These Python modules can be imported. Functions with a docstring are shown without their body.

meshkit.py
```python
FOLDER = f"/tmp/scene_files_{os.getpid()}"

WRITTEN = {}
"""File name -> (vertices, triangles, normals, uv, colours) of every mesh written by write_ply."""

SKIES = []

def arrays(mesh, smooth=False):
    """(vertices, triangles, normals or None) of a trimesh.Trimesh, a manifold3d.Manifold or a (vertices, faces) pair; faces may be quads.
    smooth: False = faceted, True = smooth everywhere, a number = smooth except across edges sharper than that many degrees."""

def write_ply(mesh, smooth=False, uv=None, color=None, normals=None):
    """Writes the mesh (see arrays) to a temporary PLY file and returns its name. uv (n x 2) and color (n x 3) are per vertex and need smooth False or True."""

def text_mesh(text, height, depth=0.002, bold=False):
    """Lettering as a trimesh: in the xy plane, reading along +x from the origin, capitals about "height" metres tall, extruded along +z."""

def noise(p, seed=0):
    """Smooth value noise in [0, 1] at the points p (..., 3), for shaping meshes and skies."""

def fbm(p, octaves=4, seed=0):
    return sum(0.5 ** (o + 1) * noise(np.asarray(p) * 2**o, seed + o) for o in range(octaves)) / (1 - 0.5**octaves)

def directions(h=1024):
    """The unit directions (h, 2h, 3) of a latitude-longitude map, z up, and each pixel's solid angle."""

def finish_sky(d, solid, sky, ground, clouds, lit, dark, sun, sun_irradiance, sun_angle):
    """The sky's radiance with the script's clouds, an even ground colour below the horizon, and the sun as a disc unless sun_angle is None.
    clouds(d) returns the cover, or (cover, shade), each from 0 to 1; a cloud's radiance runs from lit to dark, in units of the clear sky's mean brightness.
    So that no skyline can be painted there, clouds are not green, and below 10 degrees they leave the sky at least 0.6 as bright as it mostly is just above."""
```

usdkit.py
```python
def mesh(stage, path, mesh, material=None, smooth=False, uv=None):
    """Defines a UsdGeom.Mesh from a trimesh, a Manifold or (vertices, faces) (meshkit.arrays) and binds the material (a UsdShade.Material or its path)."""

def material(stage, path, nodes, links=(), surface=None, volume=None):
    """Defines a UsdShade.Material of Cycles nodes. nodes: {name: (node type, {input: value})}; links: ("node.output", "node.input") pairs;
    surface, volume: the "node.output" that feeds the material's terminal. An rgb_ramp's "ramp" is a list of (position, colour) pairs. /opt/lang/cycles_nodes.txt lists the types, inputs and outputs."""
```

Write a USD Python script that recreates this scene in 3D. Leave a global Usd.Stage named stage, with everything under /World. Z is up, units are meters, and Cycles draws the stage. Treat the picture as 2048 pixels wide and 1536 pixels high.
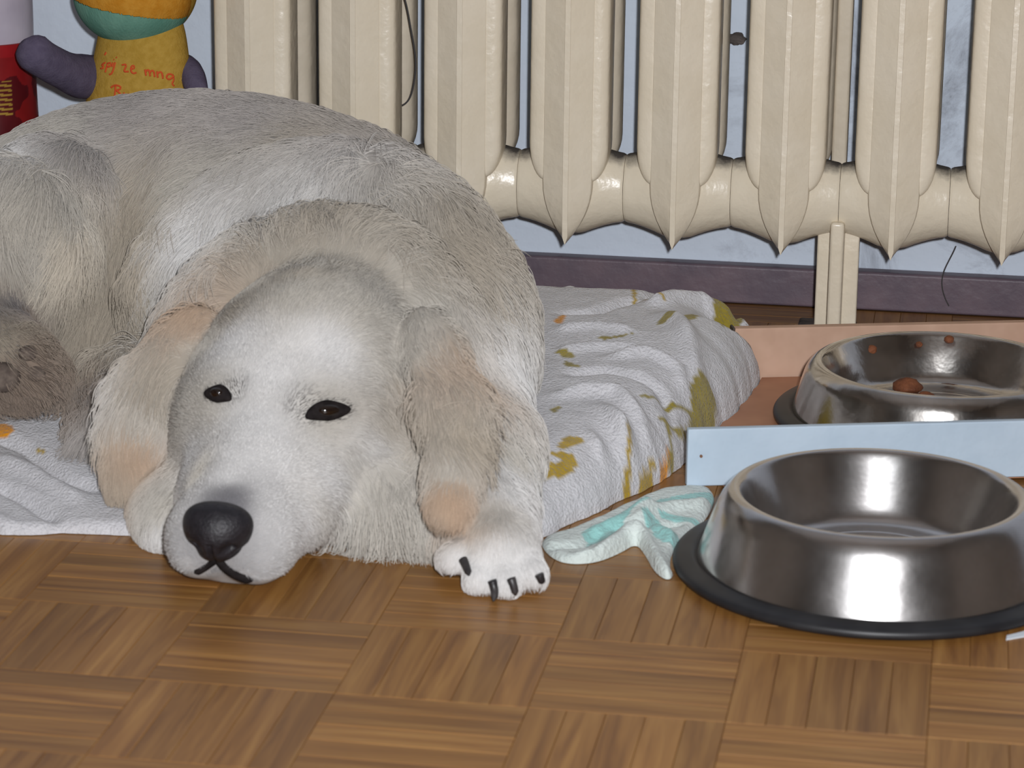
import math
import numpy as np
import trimesh
import manifold3d as m3
import shapely
import shapely.geometry as sg
from scipy.spatial import Delaunay, cKDTree
import usdkit, meshkit
from pxr import Usd, UsdGeom, UsdLux, UsdShade, Gf, Sdf, Vt

stage = Usd.Stage.CreateInMemory()
UsdGeom.SetStageUpAxis(stage, 'Z'); UsdGeom.SetStageMetersPerUnit(stage, 1.0)
UsdGeom.Xform.Define(stage, '/World'); UsdGeom.Scope.Define(stage, '/World/Looks')
rng = np.random.default_rng(7)

# ------------------------------------------------------------------ camera, lights, exposure
FPX = 5586.5; YAW, PITCH, ROLL, CAM_H = -0.1618, 0.2774, 0.0120, 0.6668
fw = np.array([math.sin(YAW)*math.cos(PITCH), math.cos(YAW)*math.cos(PITCH), -math.sin(PITCH)])
_r = np.array([math.cos(YAW), -math.sin(YAW), 0.0]); _u = np.cross(_r, fw)
cr = math.cos(ROLL)*_r + math.sin(ROLL)*_u; cu = -math.sin(ROLL)*_r + math.cos(ROLL)*_u
EYE = np.array([0, 0, CAM_H])
cam = UsdGeom.Camera.Define(stage, '/World/camera')
cam.CreateFocalLengthAttr(60.0); cam.CreateHorizontalApertureAttr(60.0*2048/FPX); cam.CreateVerticalApertureAttr(60.0*1536/FPX)
cam.CreateClippingRangeAttr((0.05, 100.0))
M = np.eye(4); M[0, :3], M[1, :3], M[2, :3], M[3, :3] = cr, cu, -fw, EYE
cam.AddTransformOp().Set(Gf.Matrix4d(*M.ravel().tolist()))
cam.CreateExposureAttr(0.0); cam.CreateFStopAttr(9.0); cam.CreateFocusDistanceAttr(2.45)
# the camera's own flash, right of and above the lens
fl = UsdLux.DiskLight.Define(stage, '/World/camera_flash')
fl.CreateRadiusAttr(0.022); fl.CreateIntensityAttr(8500.0); fl.CreateColorAttr(Gf.Vec3f(0.99, 1.0, 1.03))
fm = M.copy(); fm[3, :3] = EYE + 0.065*cr + 0.06*cu - 0.03*fw
fl.AddTransformOp().Set(Gf.Matrix4d(*fm.ravel().tolist()))
# cool ambient fill added behind and left of the camera, no window known
wl = UsdLux.RectLight.Define(stage, '/World/window_daylight')
wl.CreateWidthAttr(1.3); wl.CreateHeightAttr(1.3); wl.CreateIntensityAttr(1.5); wl.CreateColorAttr(Gf.Vec3f(0.9, 0.96, 1.0))
wm = np.eye(4); wm[0, :3], wm[1, :3], wm[2, :3], wm[3, :3] = (1, 0, 0), (0, 0, 1), (0, -1, 0), (-0.3, -1.45, 1.6)
wm[0, :3], wm[2, :3] = (-1, 0, 0), (0, -1, 0)
wl.AddTransformOp().Set(Gf.Matrix4d(*wm.ravel().tolist()))

def at(x, y, Y=None, Z=None, X=None):
    """The point of the place that the photograph shows at pixel (x, y), at the given distance Y from the camera, height Z or side X."""
    d = fw + cr*(x-1024)/FPX - cu*(y-768)/FPX
    k = Y/d[1] if Y is not None else (Z-CAM_H)/d[2] if Z is not None else X/d[0]
    return EYE + k*d

# ------------------------------------------------------------------ helpers
TAKEN = {}
def path_of(name, parent='/World'):
    key = (str(parent), name); n = TAKEN.get(key, 0); TAKEN[key] = n+1
    return f'{parent}/{name}' + (f'_{n:03d}' if n else '')
def put(prim, **data):
    for k, v in data.items():
        if v: prim.SetCustomDataByKey(k, v)
    return prim
def thing(name, label=None, category=None, group=None, kind=None, loc=(0, 0, 0), parent='/World'):
    x = UsdGeom.Xform.Define(stage, path_of(name, parent)); x.AddTranslateOp().Set(Gf.Vec3d(*map(float, loc)))
    return put(x.GetPrim(), label=label, category=category, group=group, kind=kind)
def obj(name, mesh, mat, parent=None, smooth=False, col=None, **data):
    m = usdkit.mesh(stage, path_of(name, parent.GetPath() if parent else '/World'), mesh, mat, smooth=smooth)
    if col is not None:
        UsdGeom.PrimvarsAPI(m).CreatePrimvar('tint', Sdf.ValueTypeNames.Color3fArray, 'vertex').Set(Vt.Vec3fArray.FromNumpy(np.asarray(col, np.float32)))
    return put(m.GetPrim(), **data)
def box(x0, x1, y0, y1, z0, z1):
    b = trimesh.creation.box((x1-x0, y1-y0, z1-z0)); b.apply_translation(((x0+x1)/2, (y0+y1)/2, (z0+z1)/2)); return b
def rbox(x0, x1, y0, y1, z0, z1, r=0.002, seg=8):
    s = m3.Manifold.sphere(r, seg)
    return trimesh_of(m3.Manifold.batch_hull([s.translate((x, y, z)) for x in (x0+r, x1-r) for y in (y0+r, y1-r) for z in (z0+r, z1-r)]))
def trimesh_of(man):
    k = man.to_mesh(); return trimesh.Trimesh(k.vert_properties[:, :3], k.tri_verts, process=False)
def tube(pts, r, seg=8):
    pts = np.asarray(pts, float); r = np.broadcast_to(r, len(pts))
    t = np.gradient(pts, axis=0); t /= np.linalg.norm(t, axis=1, keepdims=True)
    up = np.array([0, 0, 1.0]) if abs(t[0, 2]) < .9 else np.array([1.0, 0, 0])
    a = np.cross(t, up); a /= np.linalg.norm(a, axis=1, keepdims=True); b = np.cross(t, a)
    th = np.linspace(0, 2*np.pi, seg, endpoint=False)
    rings = pts[:, None] + r[:, None, None]*(np.cos(th)[None, :, None]*a[:, None] + np.sin(th)[None, :, None]*b[:, None])
    return loft(rings)
def loft(rings, closed=True):
    rings = np.asarray(rings); n, k = rings.shape[:2]; v = rings.reshape(-1, 3); f = []
    i, j = np.meshgrid(np.arange(n-1), np.arange(k), indexing='ij'); jn = (j+1) % k
    q = np.stack([i*k+j, i*k+jn, (i+1)*k+jn, (i+1)*k+j], -1).reshape(-1, 4)
    f = np.vstack([q[:, [0, 1, 2]], q[:, [0, 2, 3]]])
    if closed:
        c0, c1 = len(v), len(v)+1; v = np.vstack([v, rings[0].mean(0), rings[-1].mean(0)]); a = np.arange(k)
        f = np.vstack([f, np.stack([np.full(k, c0), (a+1) % k, a], 1), np.stack([np.full(k, c1), (n-1)*k+a, (n-1)*k+(a+1) % k], 1)])
    m = trimesh.Trimesh(v, f, process=False)
    if m.volume < 0: m.invert()
    return m
def revolve(profile, seg=96, centre=(0, 0)):
    """Profile of (radius, z), closed or open, turned about the vertical."""
    pr = np.asarray(profile, float); th = np.linspace(0, 2*np.pi, seg, endpoint=False)
    rings = np.stack([np.stack([centre[0]+r*np.cos(th), centre[1]+r*np.sin(th), np.full(seg, z)], 1) for r, z in pr])
    return loft(rings, closed=False)
def smooth_path(p, n):
    from scipy.interpolate import CubicSpline
    p = np.asarray(p, float); d = np.r_[0, np.cumsum(np.linalg.norm(np.diff(p, axis=0), axis=1))]
    return CubicSpline(d, p)(np.linspace(0, d[-1], n))
def chaikin(p, n=2, closed=True):
    p = np.asarray(p, float)
    for _ in range(n):
        q = np.roll(p, -1, 0) if closed else p[1:]; b = p if closed else p[:-1]
        p2 = np.stack([.75*b+.25*q, .25*b+.75*q], 1).reshape(-1, p.shape[1])
        p = p2 if closed else np.vstack([p[:1], p2, p[-1:]])
    return p

# ------------------------------------------------------------------ materials
def srgb(*c):
    c = np.array(c)/255.0; return tuple(np.where(c < .04045, c/12.92, ((c+.055)/1.055)**2.4))
def mat(name, a, b=None, scale=20, rough=.5, spec=.5, metallic=0, bump=0, bscale=200, stretch=(1, 1, 1), detail=4, tint=False, lo=.35, hi=.65, rvar=0, extra=None):
    nodes = {'g': ('geometry', {}), 'mp': ('mapping', {'scale': stretch}), 'p': ('principled_bsdf', {'roughness': rough, 'specular_ior_level': spec, 'metallic': metallic, **(extra or {})})}
    links = [('g.position', 'mp.vector')]
    col = None
    if b is not None:
        nodes['n'] = ('noise_texture', {'scale': scale, 'detail': detail}); nodes['r'] = ('rgb_ramp', {'ramp': [(lo, a), (hi, b)]})
        links += [('mp.vector', 'n.vector'), ('n.fac', 'r.fac')]; col = 'r.color'
    if tint:
        nodes['t'] = ('attribute', {'attribute': 'tint'}); src = 't.color'
        if col:
            nodes['mx'] = ('mix_color', {'blend_type': 'multiply', 'fac': 1.0}); links += [('t.color', 'mx.a'), (col, 'mx.b')]; src = 'mx.result'
        col = src
    if col: links.append((col, 'p.base_color'))
    else: nodes['p'][1]['base_color'] = a
    if bump:
        nodes['bn'] = ('noise_texture', {'scale': bscale, 'detail': 3}); nodes['bu'] = ('bump', {'strength': 1.0, 'distance': bump})
        links += [('mp.vector', 'bn.vector'), ('bn.fac', 'bu.height'), ('bu.normal', 'p.normal')]
    if rvar:
        nodes['rn'] = ('noise_texture', {'scale': 14, 'detail': 5}); nodes['rm'] = ('map_range', {'from_min': .3, 'from_max': .7, 'to_min': rough-rvar, 'to_max': rough+rvar})
        links += [('g.position', 'rn.vector'), ('rn.fac', 'rm.value'), ('rm.result', 'p.roughness')]
    return usdkit.material(stage, f'/World/Looks/{name}', nodes, links, surface='p.BSDF')

def wall_dirty():
    n = {'g': ('geometry', {}), 'n1': ('noise_texture', {'scale': 11, 'detail': 8, 'roughness': .74, 'distortion': .5}), 'r1': ('rgb_ramp', {'ramp': [(.47, (.62, .69, .79)), (.60, (.42, .46, .53)), (.70, (.16, .17, .20))]}),
         'sx': ('separate_xyz', {}), 'mr': ('map_range', {'from_min': -.34, 'from_max': -.12, 'to_min': 0, 'to_max': 1, 'clamp': True}),
         'm': ('mix_color', {'b': (.62, .69, .79)}), 'inv': ('math', {'math_type': 'subtract', 'value1': 1.0}),
         'bn': ('noise_texture', {'scale': 60, 'detail': 3}), 'bu': ('bump', {'distance': .0015}), 'p': ('principled_bsdf', {'roughness': .75, 'specular_ior_level': .2})}
    l = [('g.position', 'n1.vector'), ('n1.fac', 'r1.fac'), ('g.position', 'sx.vector'), ('sx.x', 'mr.value'), ('mr.result', 'inv.value2'), ('inv.value', 'm.fac'), ('r1.color', 'm.a'),
         ('m.result', 'p.base_color'), ('g.position', 'bn.vector'), ('bn.fac', 'bu.height'), ('bu.normal', 'p.normal')]
    return usdkit.material(stage, '/World/Looks/wall_paint_dusty', n, l, surface='p.BSDF')
WALLD = wall_dirty()
ROOM = mat('room_wall', (.17, .15, .13), (.24, .20, .17), 3, .8, .2)
CEIL = mat('ceiling_paint', (.70, .70, .70), rough=.9)
SKIRT = mat('skirting_paint', srgb(94, 82, 92), srgb(108, 92, 100), 25, .45, .35, bump=.0008, bscale=90)
def wood(name, axis, tones):
    st = (5, 95, 30) if axis == 'x' else (95, 5, 30)
    n = {'g': ('geometry', {}), 'oi': ('object_info', {}), 'ad': ('vector_math', {'math_type': 'multiply_add', 'vector2': (1, 1, 1)}), 'cx': ('combine_xyz', {}),
         'mu': ('math', {'math_type': 'multiply', 'value2': 37.0}), 'mp': ('mapping', {'scale': st}), 'n': ('noise_texture', {'scale': 1.0, 'detail': 5, 'roughness': .6, 'distortion': .6}),
         'r': ('rgb_ramp', {'ramp': [(.28, tones[0]), (.5, tones[1]), (.72, tones[2])]}), 'v': ('map_range', {'to_min': .80, 'to_max': 1.16}),
         'h': ('hsv', {}), 'bu': ('bump', {'distance': .0002}), 'p': ('principled_bsdf', {'roughness': .42, 'specular_ior_level': .35, 'coat_weight': .12, 'coat_roughness': .25})}
    l = [('oi.random', 'mu.value1'), ('mu.value', 'cx.x'), ('mu.value', 'cx.y'), ('g.position', 'ad.vector1'), ('cx.vector', 'ad.vector3'), ('ad.vector', 'mp.vector'), ('mp.vector', 'n.vector'), ('n.fac', 'r.fac'),
         ('r.color', 'h.color'), ('oi.random', 'v.value'), ('v.result', 'h.value'), ('h.color', 'p.base_color'), ('n.fac', 'bu.height'), ('bu.normal', 'p.normal')]
    return usdkit.material(stage, f'/World/Looks/{name}', n, l, surface='p.BSDF')
TONES = [(.165, .067, .017), (.275, .126, .032), (.370, .188, .052)]
OAKX, OAKY = wood('oak_strip_across', 'x', TONES), wood('oak_strip_along', 'y', TONES)
JOINT = mat('floor_joint', (.13, .058, .018), (.17, .08, .028), 30, .7, .2)
CREAM = mat('radiator_enamel', srgb(220, 208, 186), srgb(225, 214, 194), 18, .30, .5, bump=.0012, bscale=70, rvar=.08)
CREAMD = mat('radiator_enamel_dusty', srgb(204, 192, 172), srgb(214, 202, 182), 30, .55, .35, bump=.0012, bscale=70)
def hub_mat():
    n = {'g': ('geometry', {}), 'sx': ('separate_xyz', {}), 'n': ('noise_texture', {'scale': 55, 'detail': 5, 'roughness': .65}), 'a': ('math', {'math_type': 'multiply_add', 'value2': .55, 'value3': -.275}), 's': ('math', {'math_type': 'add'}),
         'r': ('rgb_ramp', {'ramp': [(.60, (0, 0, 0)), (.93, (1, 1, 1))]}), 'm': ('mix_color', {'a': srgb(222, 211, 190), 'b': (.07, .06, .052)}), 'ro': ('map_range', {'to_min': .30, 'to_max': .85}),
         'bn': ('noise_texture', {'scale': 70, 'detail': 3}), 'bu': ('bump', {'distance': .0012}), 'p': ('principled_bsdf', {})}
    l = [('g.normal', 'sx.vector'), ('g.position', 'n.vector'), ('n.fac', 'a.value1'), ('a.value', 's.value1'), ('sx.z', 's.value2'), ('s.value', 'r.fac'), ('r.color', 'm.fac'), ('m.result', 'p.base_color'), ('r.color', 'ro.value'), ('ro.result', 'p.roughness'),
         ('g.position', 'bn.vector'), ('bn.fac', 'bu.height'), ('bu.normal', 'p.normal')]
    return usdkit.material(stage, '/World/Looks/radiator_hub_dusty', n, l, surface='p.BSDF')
HUBM = hub_mat()
GREYDUST = mat('dust', srgb(70, 64, 62), srgb(104, 96, 92), 60, .9, .1)
STEEL = mat('brushed_steel', (.56, .54, .53), (.62, .60, .59), 30, .22, .5, metallic=1, rvar=.05, bump=.00025, bscale=40)
STEELD = mat('soiled_steel', (.44, .41, .38), (.60, .57, .54), 24, .20, .5, metallic=1, rvar=.09, bump=.0004, bscale=60)
RUBBER = mat('black_rubber', (.012, .012, .014), (.02, .02, .022), 40, .45, .4)
WHITEP = mat('white_panel', (.45, .55, .65), (.49, .59, .69), 30, .5, .35, bump=.0004, bscale=120)
BEIGE = mat('beige_board', srgb(186, 152, 130), srgb(196, 162, 140), 40, .6, .3)
BROWNB = mat('brown_board', srgb(166, 116, 88), srgb(178, 128, 98), 30, .5, .3)
DARKEDGE = mat('dark_edge', (.06, .045, .035), rough=.7)
TERRY = mat('terry_cloth', (.90, .90, .90), (1.0, 1.0, 1.0), 150, .95, .1, bump=.0022, bscale=420, tint=True, extra={'sheen_weight': .25})
FLEECE = mat('fleece_cloth', (.92, .92, .92), (1, 1, 1), 120, .95, .1, bump=.002, bscale=300, tint=True, extra={'sheen_weight': .25})
YELLOW = mat('mustard_fabric', srgb(172, 136, 56), srgb(184, 148, 68), 160, .9, .1, bump=.0006, bscale=500)
TEAL = mat('teal_fabric', srgb(90, 136, 120), srgb(116, 160, 142), 40, .9, .1, bump=.0006, bscale=500, stretch=(1, 1, .3))
ORANGE = mat('orange_fabric', srgb(186, 124, 36), srgb(198, 140, 52), 120, .9, .1, bump=.0006, bscale=500)
PURPLE = mat('grey_purple_fabric', srgb(88, 80, 100), srgb(98, 90, 110), 120, .92, .1, bump=.0006, bscale=500)
REDINK = mat('red_ink', srgb(206, 78, 28), rough=.8)
FOIL = mat('red_gold_wrap', (.30, .015, .02), (.42, .02, .03), 30, .35, .5, tint=True)
FOIL = mat('red_gold_wrap_print', (1, 1, 1), (.85, .8, .8), 60, .35, .5, tint=True)
HAZE = mat('pale_grey_plastic', srgb(176, 168, 182), srgb(196, 188, 200), 20, .35, .4)
COAT = mat('coat_skin', (.9, .9, .9), (1, 1, 1), 60, .85, .05, tint=True)
def fur_mat():
    n = {'t': ('attribute', {'attribute': 'tint'}), 'p': ('principled_bsdf', {'roughness': .62, 'specular_ior_level': .22, 'sheen_weight': .15})}
    return usdkit.material(stage, '/World/Looks/fur_hair', n, [('t.color', 'p.base_color')], surface='p.BSDF')
FUR = fur_mat()
NOSE = mat('nose_leather', (.010, .009, .012), (.020, .018, .022), 200, .50, .4, bump=.0006, bscale=500)
LIP = mat('lip_skin', (.008, .006, .006), (.018, .014, .014), 150, .8, .15)
EYEB = mat('eyeball', (.012, .007, .005), rough=.08, spec=.6)
CLAW = mat('claw_horn', (.02, .018, .02), (.05, .045, .045), 100, .4, .4)
PAD = mat('paw_pad_skin', (.09, .07, .06), (.15, .12, .10), 200, .9, .1)
KIBBLE = mat('kibble_brown', srgb(92, 52, 32), srgb(118, 70, 44), 120, .75, .3, bump=.002, bscale=150)
PAPER = mat('white_paper', (.72, .78, .84), rough=.7)
THREAD = mat('dark_thread', (.05, .045, .045), rough=.8)
NAIL = mat('rusty_nail_head', srgb(120, 84, 60), rough=.6)

# ------------------------------------------------------------------ the room
WY = 2.656                                             # the wall behind the radiator
obj('wall_back', box(-2.2, 1.8, WY, WY+.1, -.02, 2.6), WALLD, kind='structure')
obj('wall_left', box(-2.3, -2.2, -1.5, WY+.1, -.02, 2.6), ROOM, kind='structure')
obj('wall_right', box(1.8, 1.9, -1.5, WY+.1, -.02, 2.6), ROOM, kind='structure')
obj('wall_front', box(-2.3, 1.9, -1.6, -1.5, -.02, 2.6), ROOM, kind='structure')
obj('ceiling', box(-2.3, 1.9, -1.6, WY+.1, 2.6, 2.7), CEIL, kind='structure')
sk_z = at(1400, 528, Y=WY-.02)[2]
obj('baseboard_back', rbox(-2.2, 1.8, WY-.02, WY-.0002, .0002, sk_z, .003), SKIRT, smooth=30, kind='structure')

# the basket-weave parquet: each strip that the picture can show is a part
floor = thing('floor', kind='structure')
obj('subfloor', box(-2.2, 1.8, -1.5, WY, -.03, -.0012), JOINT, floor)
CELL, X0, Y0 = .12262, -.4926, 1.5915
def strip(x0, x1, y0, y1, dz):
    c = .0003
    a = np.array([[x0, y0], [x1, y0], [x1, y1], [x0, y1]]); m = a.mean(0)
    t = a + np.sign(m-a)*c
    v = np.vstack([np.c_[a, np.full(4, -.0012)], np.c_[a, np.full(4, -.0004+dz)], np.c_[t, np.full(4, dz)]])
    f = [[8, 9, 10], [8, 10, 11]]
    for lo in (0, 4):
        for i in range(4):
            j = (i+1) % 4; f += [[lo+i, lo+j, lo+4+j], [lo+i, lo+4+j, lo+4+i]]
    return trimesh.Trimesh(v, f, process=False)
rest = {0: [], 1: []}
frustum = sg.Polygon([at(x, y, Z=0)[:2] for x, y in ((-40, 1020), (300, 1000), (1100, 1040), (1360, 1040), (1340, 1130), (1500, 1250), (1700, 1290), (2090, 1255), (2090, 1580), (-40, 1580))]).buffer(.01)
for i in range(-14, 19):
    for j in range(-25, 9):
        along = (i+j) % 2                                # 1: the strips run away from the camera
        for k in range(5):
            w = CELL/5; dz = rng.uniform(-.00015, 0)
            bx = (X0+i*CELL, X0+(i+1)*CELL, Y0+j*CELL, Y0+(j+1)*CELL)
            s_ = (bx[0]+k*w, bx[0]+(k+1)*w, bx[2], bx[3]) if along else (bx[0], bx[1], bx[2]+k*w, bx[2]+(k+1)*w)
            s_ = (max(s_[0], -2.2), min(s_[1], 1.8), max(s_[2], -1.5), min(s_[3], WY-.0205))
            if s_[1]-s_[0] < .004 or s_[3]-s_[2] < .004: continue
            m = strip(s_[0]+.0001, s_[1]-.0001, s_[2]+.0001, s_[3]-.0001, dz)
            if frustum.intersects(sg.box(s_[0], s_[2], s_[1], s_[3])): obj('parquet_strip', m, OAKY if along else OAKX, floor)
            else: rest[along].append(m)
for k in (0, 1):
    obj('parquet', trimesh.util.concatenate(rest[k]), (OAKX, OAKY)[k], floor, kind='stuff')

# ------------------------------------------------------------------ the radiator
S = .100; XT, YT, ZT = -.3607, 2.5004, .0820; TOP = .62
rad = thing('radiator', 'cream enamelled cast iron column radiator on a foot in front of the pale wall', 'radiator', loc=(XT+2*S, YT+.05, 0))
RO = np.array([XT+2*S, YT+.05, 0])
def column(half, y0, y1, zlo, zhi, zround, hmin, n=4.0, k=28):
    """A flattened tube whose two ends draw in towards the hubs."""
    zs = np.unique(np.r_[zlo, zlo+(zround-zlo)*(1-np.cos(np.linspace(0, np.pi/2, 9))), zround, zhi-(zround-zlo), zhi-(zround-zlo)*(1-np.cos(np.linspace(0, np.pi/2, 9))), zhi])
    th = np.linspace(0, 2*np.pi, k, endpoint=False); rings = []
    for z in zs:
        e = max(0, zround-z, z-(zhi-(zround-zlo)))/(zround-zlo)
        h = hmin + (half-hmin)*math.sqrt(max(0, 1-e**2))
        c, s = np.cos(th), np.sin(th)
        x = h*np.sign(c)*np.abs(c)**(2/n); y = (y1-y0)/2*np.sign(s)*np.abs(s)**(2/n) + (y0+y1)/2
        rings.append(np.stack([x, y, np.full(k, z)], 1))
    return loft(rings)
def keel(zt, ztop):
    """The boat-shaped front rib: two flat cheeks that meet in a narrow strip, pointed at both ends."""
    H = .057; zs = zt + np.r_[.0, H*np.array([.02, .06, .12, .2, .3, .42, .55, .7, .85, 1.0])]
    zs = np.r_[zs, ztop-zs[::-1]+zt]; rings = []
    for z in zs:
        t = max(0, (zt+H-z)/H, (z-(ztop-H))/H); b = .0226*max(.0, 1-t**2.1)+.0006
        d = .012*(1-.25*t**2); q = min(.0030, b*.5); st = .0007
        rings.append([[-b, .040, z], [-b, .0035+.5*(.012-d), z], [-b*.94, .0018+.3*(.012-d), z], [-q, .012-d+.0012, z], [-q*.8, .012-d, z],
                      [q*.8, .012-d, z], [q, .012-d+.0012, z], [b*.94, .0018+.3*(.012-d), z], [b, .0035+.5*(.012-d), z], [b, .040, z]])
    r = np.array(rings, float)
    # cheeks fall back from the strip to the sides
    r[:, [2, 7], 1] += .0095; r[:, [1, 8], 1] += .0105
    return loft(r)
def hub(zc):
    xs = np.r_[-S/2+.0002, -S/2+.0012, np.linspace(-S/2+.003, S/2-.003, 15), S/2-.0012, S/2-.0002]; th = np.linspace(0, 2*np.pi, 40, endpoint=False); rings = []
    for x in xs:
        e = 1-abs(x)/(S/2); r = .0325+.0125*min(1, e*1.25)**1.5
        if abs(x) > S/2-.002: r -= .0014*(1-(S/2-abs(x))/.002)
        rings.append(np.stack([np.full(40, x), .052+r*np.cos(th)*.78, zc+r*np.sin(th)], 1))
    return loft(rings)
def rear_column():
    return column(.038, .090, .130, ZT+.052, TOP-.05, ZT+.085, .015, 4)
front_m = column(.0372, .0125, .055, ZT+.057, TOP-.025, ZT+.092, .0215, 6)
keel_m = keel(ZT, TOP+.03); hubs = [hub(ZT+.0460), hub(TOP-.016)]
rear_m = rear_column()
for m in [front_m, keel_m, rear_m] + hubs: m.apply_translation((0, YT-RO[1], 0))
for i in range(-3, 7):
    sec = thing('section', parent=rad.GetPath(), loc=((i-2)*S, 0, 0))
    obj('front_column', front_m, CREAM, sec, smooth=35)
    obj('front_rib', keel_m, CREAM, sec, smooth=25)
    obj('rear_column', rear_m, CREAMD, sec, smooth=35)
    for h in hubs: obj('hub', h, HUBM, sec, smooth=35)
fx = .5*S
foot = trimesh.util.concatenate([rbox(fx-.0065, fx+.0065, YT+.022-RO[1], YT+.06-RO[1], .0003, .110, .003), rbox(fx-.019, fx+.020, YT+.045-RO[1], YT+.058-RO[1], .0005, .108, .002)])
obj('foot', foot, CREAM, rad, smooth=35)
obj('foot_flange', rbox(fx-.034, fx+.020, YT+.035-RO[1], YT+.075-RO[1], .0002, .006, .002), GREYDUST, rad, smooth=35, label='grey dusty foot plate')
bx_ = [at(x, 200, Y=YT+.125)[0]-RO[0] for x in (1668, 1699)]
obj('wall_bracket', trimesh.util.concatenate([rbox(bx_[0], bx_[1], YT+.118-RO[1], YT+.140-RO[1], ZT+.035, TOP-.03, .003), rbox(bx_[0]+.003, bx_[1]-.003, YT+.10-RO[1], WY-.001-RO[1], TOP-.08, TOP-.065, .002)]), CREAMD, rad, smooth=35)
wire = [at(x, y, Y=YT+.066) for x, y in ((803, -20), (812, 8), (822, 60), (831, 120), (826, 175), (814, 204), (800, 212))]
obj('loose_wire', tube(smooth_path(wire, 40), .0009, 6), THREAD, label='thin dark wire hanging in the gap between two radiator columns', category='wire')
dm = trimesh.creation.icosphere(3, 1.0); dm.vertices *= (.5+.9*meshkit.fbm(dm.vertices*2.2+3, 3, 31))[:, None]*np.array([.0085, .004, .0062]); dm.apply_translation(at(1474, 78, Y=WY-.003))
obj('dust_clump', dm, GREYDUST, smooth=True, label='dark clump of dust stuck to the wall in a radiator gap', category='dust')
thread = [at(x, y, Y=WY-.022) for x, y in ((1912, 492), (1896, 525), (1884, 560), (1888, 590), (1898, 612))]
obj('thread', tube(smooth_path(thread, 24), .0006, 5), THREAD, label='fine dark thread stuck to the wall and skirting below the radiator', category='thread')

# ------------------------------------------------------------------ tray, bowls, kibble, paper
fa, fb = at(1375, 972, Z=0)[:2], at(2048, 958, Z=0)[:2]
ang = math.atan2(.0760, .2530); ud = np.array([math.cos(ang), math.sin(ang)]); vd = np.array([-ud[1], ud[0]])
TO = np.array([-.196, 2.040])                              # front left bottom corner of the tray
def plank(u0, u1, v0, v1, z0, z1, r=.0012):
    m = rbox(u0, u1, v0, v1, z0, z1, r); T = np.eye(4); T[:2, 0], T[:2, 1] = ud, vd; m.apply_transform(T); return m
tray = thing('tray', 'shallow open tray of white and beige boards holding the rear steel bowl', 'tray', loc=(TO[0], TO[1], 0))
TB = .005
obj('front_panel', plank(0, .46, 0, .007, .004, .0500), WHITEP, tray, smooth=30, label='white front board with a small nail hole')
bl = at(1483, 776, Z=TB)[:2] - TO
bu_, bv_ = bl @ ud, bl @ vd
obj('back_panel', plank(bu_, .46, .299, .309, .0005, .049), BEIGE, tray, smooth=30, label='beige back board')
obj('end_strip', plank(bu_-.0022, bu_-.0002, .298, .310, .0005, .050, .0006), DARKEDGE, tray, smooth=30, label='dark edge strip')
obj('right_panel', plank(.461, .471, .0, .309, .0005, .048), WHITEP, tray, smooth=30)
nh = at(1398, 918, Y=2.05); nu = (nh[:2]-TO) @ ud
nail = trimesh.creation.cylinder(.0012, .0014, sections=12); nail.apply_transform(trimesh.transformations.rotation_matrix(np.pi/2, [1, 0, 0]))
nail.apply_translation((nu, -.0003, .0285)); T = np.eye(4); T[:2, 0], T[:2, 1] = ud, vd; nail.apply_transform(T)
obj('nail_head', nail, NAIL, tray)

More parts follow.
